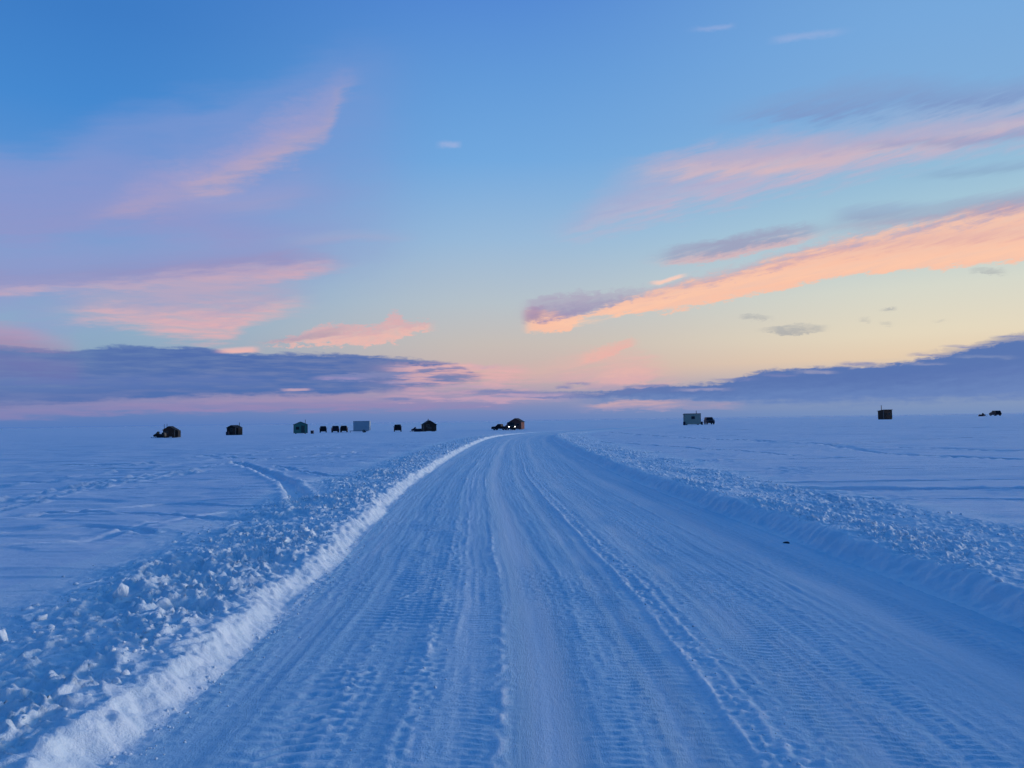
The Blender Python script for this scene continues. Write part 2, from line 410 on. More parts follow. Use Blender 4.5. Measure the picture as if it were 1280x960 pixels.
def road_x(d):
    o = np.zeros_like(d)
    for k in (-2.5, -1.2, 0, 1.2, 2.5):
        o = o + np.interp(d + k * (1 + d * 0.03), XC_D, XC_X)
    return o / 5


def swell(x, d):
    """the ice and drifts lie higher far out on the right"""
    s = sstep(60, 200, d)
    o = 0
    for k in (-14, 0, 14):
        o = o + np.interp(x + k, [-400, 0, 47, 107, 163, 400, 1500], [0, 0, .57, 1.14, 1.58, 1.8, 1.8])
    return s * o / 3


HW = 4.3
TRACKS = [  # traced on the snow: points, width, depth, rim
    ([(-40, 636), (0, 629), (130, 603), (270, 583), (340, 574), (450, 567)], .26, .08, .08),
    ([(-40, 648), (0, 639), (60, 624), (135, 609), (200, 598), (272, 587)], .22, .06, .08),
    ([(-20, 611), (75, 600), (180, 588), (240, 578), (310, 570)], .22, .06, .08),
    ([(20, 586), (80, 582), (140, 583), (190, 580)], .4, .08, .08),
    ([(290, 578), (330, 590), (352, 600), (368, 614), (378, 632), (384, 650)], .55, .16, .05),
    ([(345, 584), (392, 593), (480, 600), (540, 598)], .3, .09, .03),
    ([(-20, 650), (100, 640), (210, 628), (330, 635), (420, 640)], .35, .06, .02),
    ([(-20, 690), (120, 676), (200, 655), (290, 640)], .3, .03, .008),
    ([(760, 541), (860, 548), (1010, 553), (1100, 566), (1180, 570), (1290, 573)], .4, .2, .03),
    ([(790, 567), (1010, 558), (1180, 549), (1290, 547)], .4, .2, .03),
    ([(860, 578), (960, 574), (1060, 572)], .4, .15, .02),
    ([(930, 603), (1107, 599), (1290, 597)], .4, .17, .02),
    ([(960, 612), (1122, 611), (1290, 613)], .6, .24, .03),
    ([(1020, 556), (1120, 551), (1290, 545)], .5, .17, .02),
    ([(880, 540), (1060, 536), (1290, 537)], .7, .2, .02),
    ([(320, 566), (460, 559), (560, 556)], .35, .1, .03),
    ([(-10, 599), (60, 590), (140, 587)], .3, .08, .08),
    ([(190, 576), (300, 567), (430, 556)], .3, .08, .07),
    ([(90, 613), (160, 601), (245, 590)], .22, .06, .08),
    ([(240, 569), (330, 575), (480, 572)], .35, .1, .04),
    ([(50, 641), (180, 643), (300, 652)], .3, .07, .02),
    ([(-10, 669), (110, 660), (190, 668)], .3, .06, .015),
    ([(840, 590), (1000, 588), (1290, 586)], .5, .11, .02),
    ([(1040, 623), (1160, 624), (1290, 626)], .4, .08, .015),
    ([(740, 552), (900, 562), (1010, 570)], .35, .13, .02),
    ([(900, 549), (1080, 559), (1290, 563)], .4, .15, .02),
    ([(700, 544), (830, 546), (1000, 543)], .4, .12, .02),
]


LOOSE_LIT = {}  # whiteness masks: loose snow, plus brightness painted on ridges, crests and strips


def field_tracks(x, y):
    z = np.zeros_like(x)
    white = np.zeros_like(x)
    for pts, wd, dp, rim in TRACKS:
        g = [on_ground(*q) for q in pts]
        gx, gy = np.array([q[0] for q in g]), np.array([q[1] for q in g])
        pad = wd * 5
        sel = np.nonzero((x > gx.min() - pad) & (x < gx.max() + pad) & (y > gy.min() - pad) & (y < gy.max() + pad))[0]
        if not len(sel):
            continue
        # smooth the trace, then distance to it
        tt = np.linspace(0, len(g) - 1, 40)
        k = np.arange(len(g))
        sx, sy = np.interp(tt, k, gx), np.interp(tt, k, gy)
        for _ in range(4):
            sx[1:-1] = (sx[:-2] + sx[2:] + 2 * sx[1:-1]) / 4
            sy[1:-1] = (sy[:-2] + sy[2:] + 2 * sy[1:-1]) / 4
        X, Yq = x[sel], y[sel]
        X = X + .12 * perlin(X * .7, Yq * .7, 40)
        best = np.full(X.shape, 1e9)
        for i in range(len(sx) - 1):
            ex, ey = sx[i + 1] - sx[i], sy[i + 1] - sy[i]
            t = np.clip(((X - sx[i]) * ex + (Yq - sy[i]) * ey) / (ex * ex + ey * ey + 1e-9), 0, 1)
            best = np.minimum(best, (X - sx[i] - t * ex) ** 2 + (Yq - sy[i] - t * ey) ** 2)
        dd = np.sqrt(best)
        lump = np.clip(.8 + .9 * perlin(X * 1.6, Yq * 1.6, 41) + .5 * perlin(X * 5, Yq * 5, 42), .1, 1.5)
        z[sel] += -dp * (1 - sstep(wd * .35, wd * .62, dd)) * (0.7 + .3 * lump) + rim * gauss(dd - wd * .85, wd * .28) * lump
        white[sel] = np.maximum(white[sel], np.clip(rim * 9, 0, 1) * gauss(dd - wd * .85, wd * .4) * np.clip(lump, 0, 1.2))
    LOOSE_LIT['field'] = white
    return z


def rubble_env(u):
    sl, sr = -u - HW, u - HW
    return np.maximum(sstep(.25, .7, sl) * (1 - sstep(2.4, 4.3, sl)), sstep(.3, .7, sr) * (1 - sstep(3.2, 5.4, sr)))


def height(x, y, tracks=True):
    u = x - road_x(y)
    um = u + .10 * perlin(y * .09, y * 0 + .5, 3) + .03 * perlin(y * .5, y * 0 + 1.5, 4)
    z = np.zeros_like(x)
    near = np.abs(u) < 12
    i = np.nonzero(near)[0]
    U, V, Q = u[i], y[i], um[i]
    fade = 1 - sstep(105, 165, V)
    # --- packed road
    r = .007 * perlin(Q * 3.2, V * .06, 5) + .005 * perlin(Q * 9, V * .16, 6) + .0045 * perlin(Q * 24, V * .6, 7)
    r += .006 * perlin(U * 1.2, V * .8, 8)
    rough = .5 + .5 * np.clip(perlin(U * .7, V * .25, 9) * 1.6, -1, 1)
    smooth_strip = gauss(Q + 1.15, .26) + gauss(Q + .15, .12) * .5 + gauss(Q - 3.1, .3) * .7 + gauss(Q - 1.15, .2) * .6
    calm = np.clip(1 - smooth_strip, .1, 1)
    r = r * (.35 + .65 * calm) - .016 * np.clip(smooth_strip, 0, 1)
    # cross ripples left by tracks
    ph = V / .165 + .55 * perlin(U * 1.6, V * .9, 10) + .30 * perlin(U * 5, V * 2.5, 18) + .25 * U + 1.3 * perlin(U * .8, V * .22, 75)
    wb = sstep(-3.75, -3.2, Q) * (1 - sstep(-2.35, -1.95, Q))
    brk = np.clip(.55 + 1.3 * perlin(U * 1.4, V * .55, 11), .05, 1.3)
    r += .0115 * wb * brk * np.sin(2 * np.pi * ph)
    ph2 = V / .095 + .7 * perlin(U * 3, V * 1.8, 12) + 1.6 * perlin(U * .9, V * .3, 74) + .5 * U
    wb2 = (sstep(-.85, -.6, Q) * (1 - sstep(-.1, .25, Q)) + .9 * sstep(.75, 1.0, Q) * (1 - sstep(1.9, 2.4, Q)) + .5 * gauss(Q + 1.75, .2)
           + .6 * sstep(2.9, 3.2, Q) * (1 - sstep(3.6, 4.0, Q)))
    r += .0065 * wb2 * np.clip(.5 + 1.5 * perlin(U * 2.0, V * .7, 13), .05, 1.3) * np.sin(2 * np.pi * ph2)
    # crumbly windrows between the wheel tracks
    cr = np.clip(.55 + 1.1 * perlin(U * 5, V * 1.7, 14), 0, 1.6)
    cr2 = np.clip(.5 + 1.3 * perlin(U * 9, V * 5, 15), 0, 1.8)
    gone = 1 - .8 * sstep(24, 50, V)
    here = np.clip(.5 + 1.4 * perlin(U * .4, V * .12, 64), 0, 1.2)
    here2 = np.clip(.4 + 1.6 * perlin(U * .4 + 9, V * .2, 65), 0, 1.2)
    grit = np.clip(perlin(U * 16, V * 12, 66) * 2.2, 0, 1.4)
    ber = gone * (.026 * gauss(Q - .28, .04) * (.4 + .8 * cr) + .016 * gauss(Q - .36, .12) * grit + .022 * gauss(Q - .52, .04) * cr2 + .014 * gauss(Q - .62, .18) * grit * cr)
    lef = (.026 * gauss(Q + 2.32, .04) * cr2 * here2 + .016 * gauss(Q + 2.05, .03) * cr * here + .022 * gauss(Q + 1.55, .03) * cr2 * here2
           + .014 * gauss(Q + 2.3, .2) * grit * here2 + .014 * gauss(Q + 2.9, .16) * grit * cr)
    rig = .022 * gauss(Q - 2.62, .035) * cr * here + .012 * gauss(Q - 2.1, .03) * cr2 * here2 + .010 * gauss(Q - 3.6, .05) * cr2
    spk = .008 * grit * np.clip(perlin(U * .8, V * .3, 67) * 2, 0, 1)
    r += ber + lef + rig + spk
    gr2 = sstep(.25, .9, grit)
    white = gone * (1.0 * gauss(Q - .29, .075) * np.clip(.35 + .6 * cr, 0, 1) + .8 * gauss(Q - .51, .07) * np.clip(cr2, 0, 1) + .8 * gauss(Q - .48, .26) * gr2)  # loose crumbs on the windrows, their lit brightness put into the colour
    white = white + .9 * gauss(Q + 2.32, .07) * np.clip(cr2, 0, 1) * here2 + .7 * gauss(Q + 1.55, .06) * np.clip(cr2, 0, 1) * here2 + .7 * gauss(Q + 2.05, .05) * cr * here
    white = white + .7 * gauss(Q + 2.6, .5) * gr2 * np.clip(brk, 0, 1) + .8 * gauss(Q - 2.62, .06) * np.clip(cr, 0, 1) * here + .5 * gauss(Q - 2.1, .05) * cr2 * here2 + .45 * gauss(Q - 1.4, .5) * gr2
    white = np.clip(white + spk * 50, 0, 1)
    white = np.maximum(white, np.clip(.62 * gauss(Q + 1.12, .22) + .6 * gauss(Q + 1.95, .26) + .35 * gauss(Q + .15, .13) + .38 * gauss(Q - 1.15, .2) + .4 * gauss(Q - 3.05, .3), 0, 1) * np.clip(.75 + .8 * perlin(U * 2.5, V * .12, 73), .1, 1))  # pale packed strips, with their sky sheen put into the colour
    white = np.maximum(white, .55 * wb * brk * sstep(.1, .9, np.sin(2 * np.pi * ph)) + .35 * np.clip(wb2, 0, 1) * sstep(.2, .9, np.sin(2 * np.pi * ph2)) * np.clip(.5 + 1.5 * perlin(U * 2.0, V * .7, 13), 0, 1))  # ripple crests painted paler, as if catching light
    white = np.maximum(white, .5 * sstep(.15, .5, perlin(U * 7, V * .45, 70)) * np.clip(.4 + perlin(U * 1.3, V * .1, 71), 0, 1))
    wall_ = np.zeros_like(x)
    wall_[i] = white
    LOOSE_LIT['road'] = wall_
    r += (.007 * perlin(U * 9, V * 13, 16) + .006 * perlin(U * 22, V * 26, 17)) * (.35 + rough * .5) * calm
    r *= np.clip(1 - sstep(60, 150, V) * .5, 0, 1)
    # --- ploughed banks
    j = .16 * perlin(V * .33, V * 0 + 7, 20) + .09 * perlin(V * 1.3, V * 0 + 3, 21) + .07 * perlin(U * 3, V * 4.5, 22) + .03 * perlin(U * 8, V * 9, 68)
    sl, sr = -U - HW + j, U - HW + j
    crest = 1 + .35 * perlin(V * .22, V * 0 + 9, 23) + .18 * perlin(V * .8, V * 0 + 2, 24)
    hl = .23 * crest * sstep(-.04, .36, sl) * (1 - .56 * sstep(.8, 4.2, sl))
    hl = np.maximum(hl, .10 * sstep(-.04, .5, sl))
    hr = .31 * crest * sstep(-.03, .48, sr) * (1 - .3 * sstep(.7, 2.2, sr)) * (1 - .54 * sstep(2.0, 5.4, sr))
    hr = np.maximum(hr, .10 * sstep(-.04, .5, sr))
    bank = np.maximum(hl, hr)
    wx, wy = U + .12 * perlin(U * 3, V * 3, 60), V + .12 * perlin(U * 3, V * 3, 61)

    def clods(f, k, a, b):
        return sstep(a, b, perlin(wx * f, wy * f, k))
    lumps = (.050 * clods(1.3, 25, -.2, .4) + .042 * clods(3.2, 26, -.05, .3) + .042 * clods(6.0, 27, .0, .28) + .034 * clods(10.5, 62, .0, .3)
             + .018 * perlin(U * 18, V * 18, 28) - .055 + .04 * perlin(U * .8, V * .8, 63))
    env = rubble_env(U)
    patch = np.clip(.8 + .9 * perlin(U * .45, V * .3, 29), .3, 1.2) * np.where(U > 0, .75, 1.0)
    bank = bank + lumps * env * patch
    face = np.maximum(sstep(0, .25, sl) * (1 - sstep(.35, .7, sl)), .3 * sstep(0, .2, sr) * (1 - sstep(.4, .7, sr)))
    bank = bank + .6 * lumps * face * np.clip(.3 + 1.6 * perlin(U * .9, V * .7, 72), 0, 1.2)
    bank = bank + face * (.030 * perlin(U * 6, V * 6, 30) + .02 * perlin(U * 14, V * 14, 31) + .01 * perlin(U * 30, V * 30, 32))
    foot = sstep(-.5, -.05, np.maximum(sl, sr)) * (1 - sstep(.0, .2, np.maximum(sl, sr)))
    bank = bank + foot * .02 * np.clip(perlin(U * 12, V * 12, 33), 0, 1)
    inroad = 1 - sstep(-.12, .12, np.maximum(sl, sr))
    z[i] = (r * inroad + bank) * fade + .1 * (1 - fade)
    o = np.nonzero(~near)[0]
    z[o] = .10
    # --- wind packed field
    far = 1 - sstep(150, 600, y)
    out = sstep(2.6, 5.0, np.abs(u) - HW)
    f = .09 * perlin(x * .06, y * .2, 50) + .06 * perlin(x * .16 + y * .05, y * .62, 51) + .020 * perlin(x * .5, y * 1.9, 52) + .008 * perlin(x * 1.6, y * 4.5, 55)
    scarp = (1 - sstep(70, 140, y)) * (1 - .85 * sstep(0, 8, x))
    f = f + scarp * (.040 * sstep(.02, .16, perlin(x * .17 + .05 * y, y * .75, 56)) + .022 * sstep(.0, .12, perlin(x * .33, y * 1.6, 57)))
    f = f + .09 * np.clip(perlin(x * .3, y * .16, 53) - .12, 0, 1) * perlin(x * 2.5, y * 4, 54)
    z = z + f * far * out
    if tracks:
        z = z + field_tracks(x, y) * sstep(1.5, 3.5, np.abs(u) - HW)
    return z + swell(x, y)


# ------------------------------------------------------------------ materials
def material(name, col, rough=.6, metal=0.0, spec=.3, grain=0.0, gscale=(1, 1, 1), noise=6.0, bump=0.0, emit=None):
    ma = bpy.data.materials.new(name)
    ma.use_nodes = True
    n = NT(ma.node_tree)
    b = ma.node_tree.nodes['Principled BSDF']
    b.inputs['Roughness'].default_value = rough
    b.inputs['Metallic'].default_value = metal
    b.inputs['Specular IOR Level'].default_value = spec
    c = n.new('ShaderNodeTexCoord')
    mp = n.new('ShaderNodeMapping')
    mp.inputs['Scale'].default_value = gscale
    ma.node_tree.links.new(c.outputs['Object'], mp.inputs[0])
    nz = n.noise(mp.outputs[0], noise, 4, .6, '3D')
    lo = tuple(x * (1 - grain) for x in col)
    hi = tuple(min(1, x * (1 + grain)) for x in col)
    ma.node_tree.links.new(n.ramp(nz, [(.3, lo + (1,)), (.7, hi + (1,))]), b.inputs['Base Color'])
    if bump:
        bp = n.new('ShaderNodeBump')
        bp.inputs['Strength'].default_value = bump
        bp.inputs['Distance'].default_value = .03
        ma.node_tree.links.new(nz, bp.inputs['Height'])
        ma.node_tree.links.new(bp.outputs[0], b.inputs['Normal'])
    if emit:
        b.inputs['Emission Color'].default_value = emit[0] + (1,)
        b.inputs['Emission Strength'].default_value = emit[1]
    return ma


def snow(name, c1, c2, scale, stretch, bumps, rough=.55, attr=None, loose_lit=False):
    ma = bpy.data.materials.new(name)
    ma.use_nodes = True
    t = ma.node_tree
    n = NT(t)
    b = t.nodes['Principled BSDF']
    b.inputs['Roughness'].default_value = rough
    b.inputs['Specular IOR Level'].default_value = .25
    if attr:
        a = n.new('ShaderNodeAttribute', attribute_name=attr)
        co = a.outputs['Vector']
    else:
        co = n.new('ShaderNodeTexCoord').outputs['Object']
    mp = n.new('ShaderNodeMapping')
    mp.inputs['Scale'].default_value = stretch
    t.links.new(co, mp.inputs[0])
    nz = n.noise(mp.outputs[0], scale, 5, .6, '3D')
    colr = n.ramp(nz, [(.35, c1 + (1,)), (.65, c2 + (1,))])
    if loose_lit:
        lo_ = n.new('ShaderNodeAttribute', attribute_name='loose_lit')
        colr = n.mix(lo_.outputs['Fac'], colr, (.93, .93, .93, 1))  # loose snow and painted-in brightness whiten the base colour
    t.links.new(colr, b.inputs['Base Color'])
    if attr:
        sx = n.new('ShaderNodeSeparateXYZ')
        t.links.new(co, sx.inputs[0])
        pol = n.m('MULTIPLY_ADD', n.sub(nz, .5), .8, sx.outputs[2], clamp=True)
        n.put(b.inputs['Roughness'], n.mad(pol, -.16, .58))
        n.put(b.inputs['Specular IOR Level'], n.mad(pol, .18, .2))
    prev = None
    for sc, dist, st in bumps:
        m2 = n.new('ShaderNodeMapping')
        m2.inputs['Scale'].default_value = st
        t.links.new(co, m2.inputs[0])
        h = n.noise(m2.outputs[0], sc, 4, .65, '3D')
        bp = n.new('ShaderNodeBump')
        bp.inputs['Strength'].default_value = 1
        bp.inputs['Distance'].default_value = dist
        t.links.new(h, bp.inputs['Height'])
        if prev:
            t.links.new(prev, bp.inputs['Normal'])
        prev = bp.outputs[0]
    t.links.new(prev, b.inputs['Normal'])
    return ma


M_FIELD = snow('wind_packed_snow', (.77, .82, .87), (.84, .86, .89), .35, (1, 2.5, 1), [(9, .016, (1, 1, 1)), (40, .006, (1, 1, 1))], loose_lit=True)
M_BANK = snow('ploughed_snow', (.80, .88, .90), (.87, .91, .92), 3, (1, 1, 1), [(22, .016, (1, 1, 1)), (70, .005, (1, 1, 1))])
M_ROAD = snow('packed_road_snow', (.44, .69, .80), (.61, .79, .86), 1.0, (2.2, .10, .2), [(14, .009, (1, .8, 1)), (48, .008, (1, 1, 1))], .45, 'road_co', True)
M_CHUNK = snow('snow_crust', (.82, .88, .90), (.90, .92, .93), 6, (1, 1, 1), [(30, .012, (1, 1, 1)), (90, .005, (1, 1, 1))])

# ------------------------------------------------------------------ ground sheets (one grid, split so that edges meet)
def mesh_obj(name, co, faces, mat, attr=None, smooth=True, parent=None, loose_lit=None):
    me = bpy.data.meshes.new(name)
    nv, nf, k = len(co), len(faces), faces.shape[1]
    me.vertices.add(nv)
    me.vertices.foreach_set('co', np.ascontiguousarray(co, np.float32).ravel())
    me.loops.add(nf * k)
    me.loops.foreach_set('vertex_index', np.ascontiguousarray(faces, np.int32).ravel())
    me.polygons.add(nf)
    me.polygons.foreach_set('loop_start', np.arange(0, nf * k, k, dtype=np.int32))
    me.polygons.foreach_set('use_smooth', np.full(nf, smooth))
    if attr is not None:
        a = me.attributes.new('road_co', 'FLOAT_VECTOR', 'POINT')
        a.data.foreach_set('vector', np.ascontiguousarray(attr, np.float32).ravel())
    if loose_lit is not None:
        a = me.attributes.new('loose_lit', 'FLOAT', 'POINT')
        a.data.foreach_set('value', np.ascontiguousarray(loose_lit, np.float32))
    me.update(calc_edges=True)
    me.materials.append(mat)
    o = bpy.data.objects.new(name, me)
    C.objects.link(o)
    o.parent = parent
    return o


def axis_u():
    p = [0.0]
    while p[-1] < 7000:
        a = p[-1]
        s = .027 if a < 9.0 else .027 + .022 * (a - 9.0)
        p.append(a + min(s, 400))
    p = np.array(p)
    return np.concatenate([-p[:0:-1], p])


def axis_v():
    p = [1.5]
    while p[-1] < 8000:
        d = p[-1]
        s = max(.018, .0027 * d) if d < 190 else .0027 * d + .02 * (d - 190)
        p.append(d + min(s, 500))
    q = [1.5]
    while q[-1] > -400:
        q.append(q[-1] - (.05 + .12 * (1.5 - q[-1])))
    return np.array(q[:0:-1] + p)


ua, va = axis_u(), axis_v()
# shift columns so that the road edge falls on a column
Ug, Vg = np.meshgrid(ua, va)
Xg = Ug + road_x(Vg)
Hg = height(Xg.ravel(), Vg.ravel()).reshape(Xg.shape)
LOO = np.maximum(LOOSE_LIT['road'], LOOSE_LIT['field'])
CO = np.stack([Xg, Vg, Hg], -1).reshape(-1, 3)
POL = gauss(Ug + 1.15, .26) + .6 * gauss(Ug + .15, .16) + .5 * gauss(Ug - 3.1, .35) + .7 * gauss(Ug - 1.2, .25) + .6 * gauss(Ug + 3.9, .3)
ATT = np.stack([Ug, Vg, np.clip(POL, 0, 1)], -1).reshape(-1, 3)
nu, nv_ = len(ua), len(va)
ii = np.arange(nu - 1)
jj = np.arange(nv_ - 1)
I, J = np.meshgrid(ii, jj)
Q = np.stack([J * nu + I, J * nu + I + 1, (J + 1) * nu + I + 1, (J + 1) * nu + I], -1)
um_ = (ua[:-1] + ua[1:]) / 2
vm_ = (va[:-1] + va[1:]) / 2
UM, VM = np.meshgrid(um_, vm_)
inzone = (VM < 185)
zones = {
    'road': (np.abs(UM) < HW - .1) & inzone,
    'snow_bank': (UM <= -(HW - .1)) & (UM > -(HW + 4.4)) & inzone,
    'snow_bank.001': (UM >= HW - .1) & (UM < HW + 5.5) & inzone,
}
zones['snow_field'] = ~(zones['road'] | zones['snow_bank'] | zones['snow_bank.001'])
for nm, mk in zones.items():
    fq = Q[mk]
    used, inv = np.unique(fq, return_inverse=True)
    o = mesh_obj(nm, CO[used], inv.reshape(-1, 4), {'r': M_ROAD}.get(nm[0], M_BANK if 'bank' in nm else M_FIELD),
                 ATT[used] if nm == 'road' else None, loose_lit=None if 'bank' in nm else LOO[used])
    o['kind'] = 'structure'
del CO, ATT, Q, Xg, Hg, Ug, Vg

# ------------------------------------------------------------------ rubble thrown up by the plough
def ico(sub):
    bm = bmesh.new()
    bmesh.ops.create_icosphere(bm, subdivisions=sub, radius=1)
    v = np.array([q.co[:] for q in bm.verts])
    f = np.array([[q.index for q in p.verts] for p in bm.faces])
    bm.free()
    return v, f


ICO = {k: ico(k) for k in (1, 2, 3, 4)}


def lump(sub, seed):
    v, f = ICO[sub]
    v = v.copy()
    r = np.random.default_rng(seed)
    # knock flat facets off, then roughen
    for _ in range(11):
        n = r.normal(size=3)
        n /= np.linalg.norm(n)
        d = v @ n
        cut = r.uniform(.35, .8)
        v = v - np.outer(np.clip(d - cut, 0, None) * .65, n)
    k = 1 + .16 * perlin(v[:, 0] * 1.7 + v[:, 2] * .9, v[:, 1] * 1.7 - v[:, 2] * .7, seed) + .10 * perlin(v[:, 0] * 4 - v[:, 2] * 2, v[:, 1] * 4 + v[:, 2] * 3, seed + 1)
    if sub >= 3:
        k = k + .05 * perlin(v[:, 0] * 9 - v[:, 2] * 5, v[:, 1] * 9 + v[:, 2] * 6, seed + 2)
    v = v * k[:, None] * r.uniform(.75, 1.15, 3)
    return v, f


def scatter(side, n, v0, v1, rmin, rmax, sub, seed, smax):
    r = np.random.default_rng(seed)
    v = v0 * (v1 / v0) ** r.random(n)
    s = r.beta(1.1, 1.9, n) * smax + .12
    u = side * (HW + s)
    e = rubble_env(u)
    keep = (r.random(n) < e) & (r.random(n) < np.clip(.45 + 1.5 * perlin(u * .6, v * .45, 29), .08, 1)) & (s > .45)
    u, v = u[keep], v[keep]
    n = len(u)
    x = u + road_x(v)
    rr = rmin * (rmax / rmin) ** (r.random(n) ** 2.2)
    z = height(x, v, False) + rr * r.uniform(-.55, .12, n)
    co, fa, base_i = [], [], 0
    var = r.integers(0, 14, n)
    for k in range(14):
        sel = np.nonzero(var == k)[0]
        if not len(sel):
            continue
        bv, bf = lump(sub, 300 + k + sub * 20)
        q = r.normal(size=(len(sel), 4))
        q /= np.linalg.norm(q, axis=1)[:, None]
        a, b, c, d = q.T
        Rm = np.stack([np.stack([1 - 2 * (c * c + d * d), 2 * (b * c - a * d), 2 * (b * d + a * c)], -1),
                       np.stack([2 * (b * c + a * d), 1 - 2 * (b * b + d * d), 2 * (c * d - a * b)], -1),
                       np.stack([2 * (b * d - a * c), 2 * (c * d + a * b), 1 - 2 * (b * b + c * c)], -1)], 1)
        P = np.einsum('nij,vj->nvi', Rm, bv) * rr[sel][:, None, None]
        P[..., 2] *= .85
        P += np.stack([x[sel], v[sel], z[sel]], -1)[:, None, :]
        F = bf[None] + (np.arange(len(sel)) * len(bv))[:, None, None] + base_i
        base_i += len(sel) * len(bv)
        co.append(P.reshape(-1, 3))
        fa.append(F.reshape(-1, 3))
    return np.concatenate(co), np.concatenate(fa)


for side, nm, smax in ((-1, 'snow_rubble', 4.2), (1, 'snow_rubble.001', 5.2)):
    parts = [scatter(side, 5200, 3.2, 15, .012, .060, 2, 60 + side, smax),
             scatter(side, 260, 3.2, 24, .055, .11, 3, 70 + side, smax),
             scatter(side, 9000, 13, 60, .022, .075, 1, 80 + side, smax),
             scatter(side, 2500, 50, 130, .04, .09, 1, 90 + side, smax)]
    off, cs, fs = 0, [], []
    for c_, f_ in parts:
        cs.append(c_)
        fs.append(f_ + off)
        off += len(c_)
    o = mesh_obj(nm, np.concatenate(cs), np.concatenate(fs), M_CHUNK)
    o['kind'] = 'stuff'

# crumbs that rolled onto the road
def crumbs():
    r = np.random.default_rng(5)
    n = 1300
    v = 4 * (40 / 4) ** r.random(n)
    u = np.where(r.random(n) < .72, -HW + np.abs(r.normal(0, .17, n)) - .03, r.normal(.45, .15, n))
    k2 = r.random(n) < .12
    u = np.where(k2, r.normal(-2.3, .25, n), u)
    x = u + road_x(v)
    rr = .006 * (.026 / .006) ** (r.random(n) ** 2)
    z = height(x, v, False) - rr * .15
    bv, bf = lump(1, 501)
    P = bv[None] * rr[:, None, None] * r.uniform(.7, 1.2, (n, 1, 3)) + np.stack([x, v, z], -1)[:, None, :]
    F = bf[None] + (np.arange(n) * len(bv))[:, None, None]
    o = mesh_obj('snow_crumbs', P.reshape(-1, 3), F.reshape(-1, 3), M_CHUNK)
    o['kind'] = 'stuff'


crumbs()


# ------------------------------------------------------------------ building things
class MB:
    def __init__(s):
        s.v, s.f = [], []

    def add(s, vs, fs):
        k = len(s.v)
        s.v += [tuple(q) for q in vs]
        s.f += [tuple(i + k for i in q) for q in fs]
        return s

    def hexa(s, b, t):
        """b, t: four corners below and above, counter-clockwise from above"""
        return s.add(list(b) + list(t), [(3, 2, 1, 0), (4, 5, 6, 7), (0, 1, 5, 4), (1, 2, 6, 5), (2, 3, 7, 6), (3, 0, 4, 7)])

    def box(s, x0, x1, y0, y1, z0, z1):
        q = [(x0, y0), (x1, y0), (x1, y1), (x0, y1)]
        return s.hexa([(a, b, z0) for a, b in q], [(a, b, z1) for a, b in q])

    def prism(s, prof, y0, y1):
        """profile in x,z (counter-clockwise seen from -y) pushed along y"""
        n = len(prof)
        vs = [(a, y0, b) for a, b in prof] + [(a, y1, b) for a, b in prof]
        fs = [tuple(range(n)), tuple(range(2 * n - 1, n - 1, -1))]
        fs += [(i, i + n, (i + 1) % n + n, (i + 1) % n) for i in range(n)]
        return s.add(vs, fs)

    def tube(s, p, q, r, r2=None, n=12):
        p, q = Vector(p), Vector(q)
        r2 = r if r2 is None else r2
        d = (q - p).normalized()
        a = d.orthogonal().normalized()
        b = d.cross(a)
        vs = []
        for c, k in ((p, r), (q, r2)):
            vs += [c + (a * math.cos(2 * math.pi * i / n) + b * math.sin(2 * math.pi * i / n)) * k for i in range(n)]
        fs = [tuple(range(n - 1, -1, -1)), tuple(range(n, 2 * n))]
        fs += [(i, (i + 1) % n, (i + 1) % n + n, i + n) for i in range(n)]
        return s.add(vs, fs)

    def build(s, name, mat, parent, bevel=0.0, smooth=False):
        bm = bmesh.new()
        vs = [bm.verts.new(q) for q in s.v]
        for q in s.f:
            try:
                bm.faces.new([vs[i] for i in q])
            except ValueError:
                pass
        bmesh.ops.recalc_face_normals(bm, faces=bm.faces)
        if bevel:
            bmesh.ops.bevel(bm, geom=[e for e in bm.edges if len(e.link_faces) == 2 and e.calc_face_angle(0) > .5], offset=bevel, segments=2, affect='EDGES', clamp_overlap=True)
        for f in bm.faces:
            f.smooth = smooth
        me = bpy.data.meshes.new(name)
        bm.to_mesh(me)
        bm.free()
        me.materials.append(mat)
        o = bpy.data.objects.new(name, me)
        C.objects.link(o)
        o.parent = parent
        return o


def ground_z(x, y):
    return float(height(np.array([x]), np.array([y]))[0])


def thing(name, label, cat, loc, rz=0.0, group=None, dz=0.0):
    o = bpy.data.objects.new(name, None)
    C.objects.link(o)
    x, y = loc[:2]
    o.location = (x, y, (ground_z(x, y) if len(loc) < 3 else loc[2]) + dz)
    o.rotation_euler.z = rad(rz)
    o['label'], o['category'] = label, cat
    if group:
        o['group'] = group
    return o


def at(px, d):
    """the spot at distance d whose column in the photograph is px"""
    v = look(px, 527)
    return v.x / v.y * d, d


BLACK = material('black_plastic', (.012, .012, .014), .5)
TYRE = material('tyre_rubber', (.010, .010, .011), .8, grain=.3)
STEEL = material('rim_steel', (.20, .21, .22), .4, .7)
GLASS = material('dark_glass', (.010, .013, .018), .45, spec=.15)
PIPE = material('stove_pipe', (.03, .03, .035), .5, .5, grain=.4)
TAIL = material('tail_lamp_red', (.16, .012, .012), .3)
LAMP = material('lamp_glass', (.16, .17, .18), .3)
LIT = material('headlight_lit', (.8, .8, .8), .3, emit=((1.0, .97, .92), 4.0))
BOARD = (1, 1, 9)
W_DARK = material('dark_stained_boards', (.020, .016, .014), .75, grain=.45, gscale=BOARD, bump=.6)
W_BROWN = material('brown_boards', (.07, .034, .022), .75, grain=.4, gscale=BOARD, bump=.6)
W_RED = material('red_brown_boards', (.17, .06, .045), .75, grain=.4, gscale=(9, 9, 1), bump=.6)
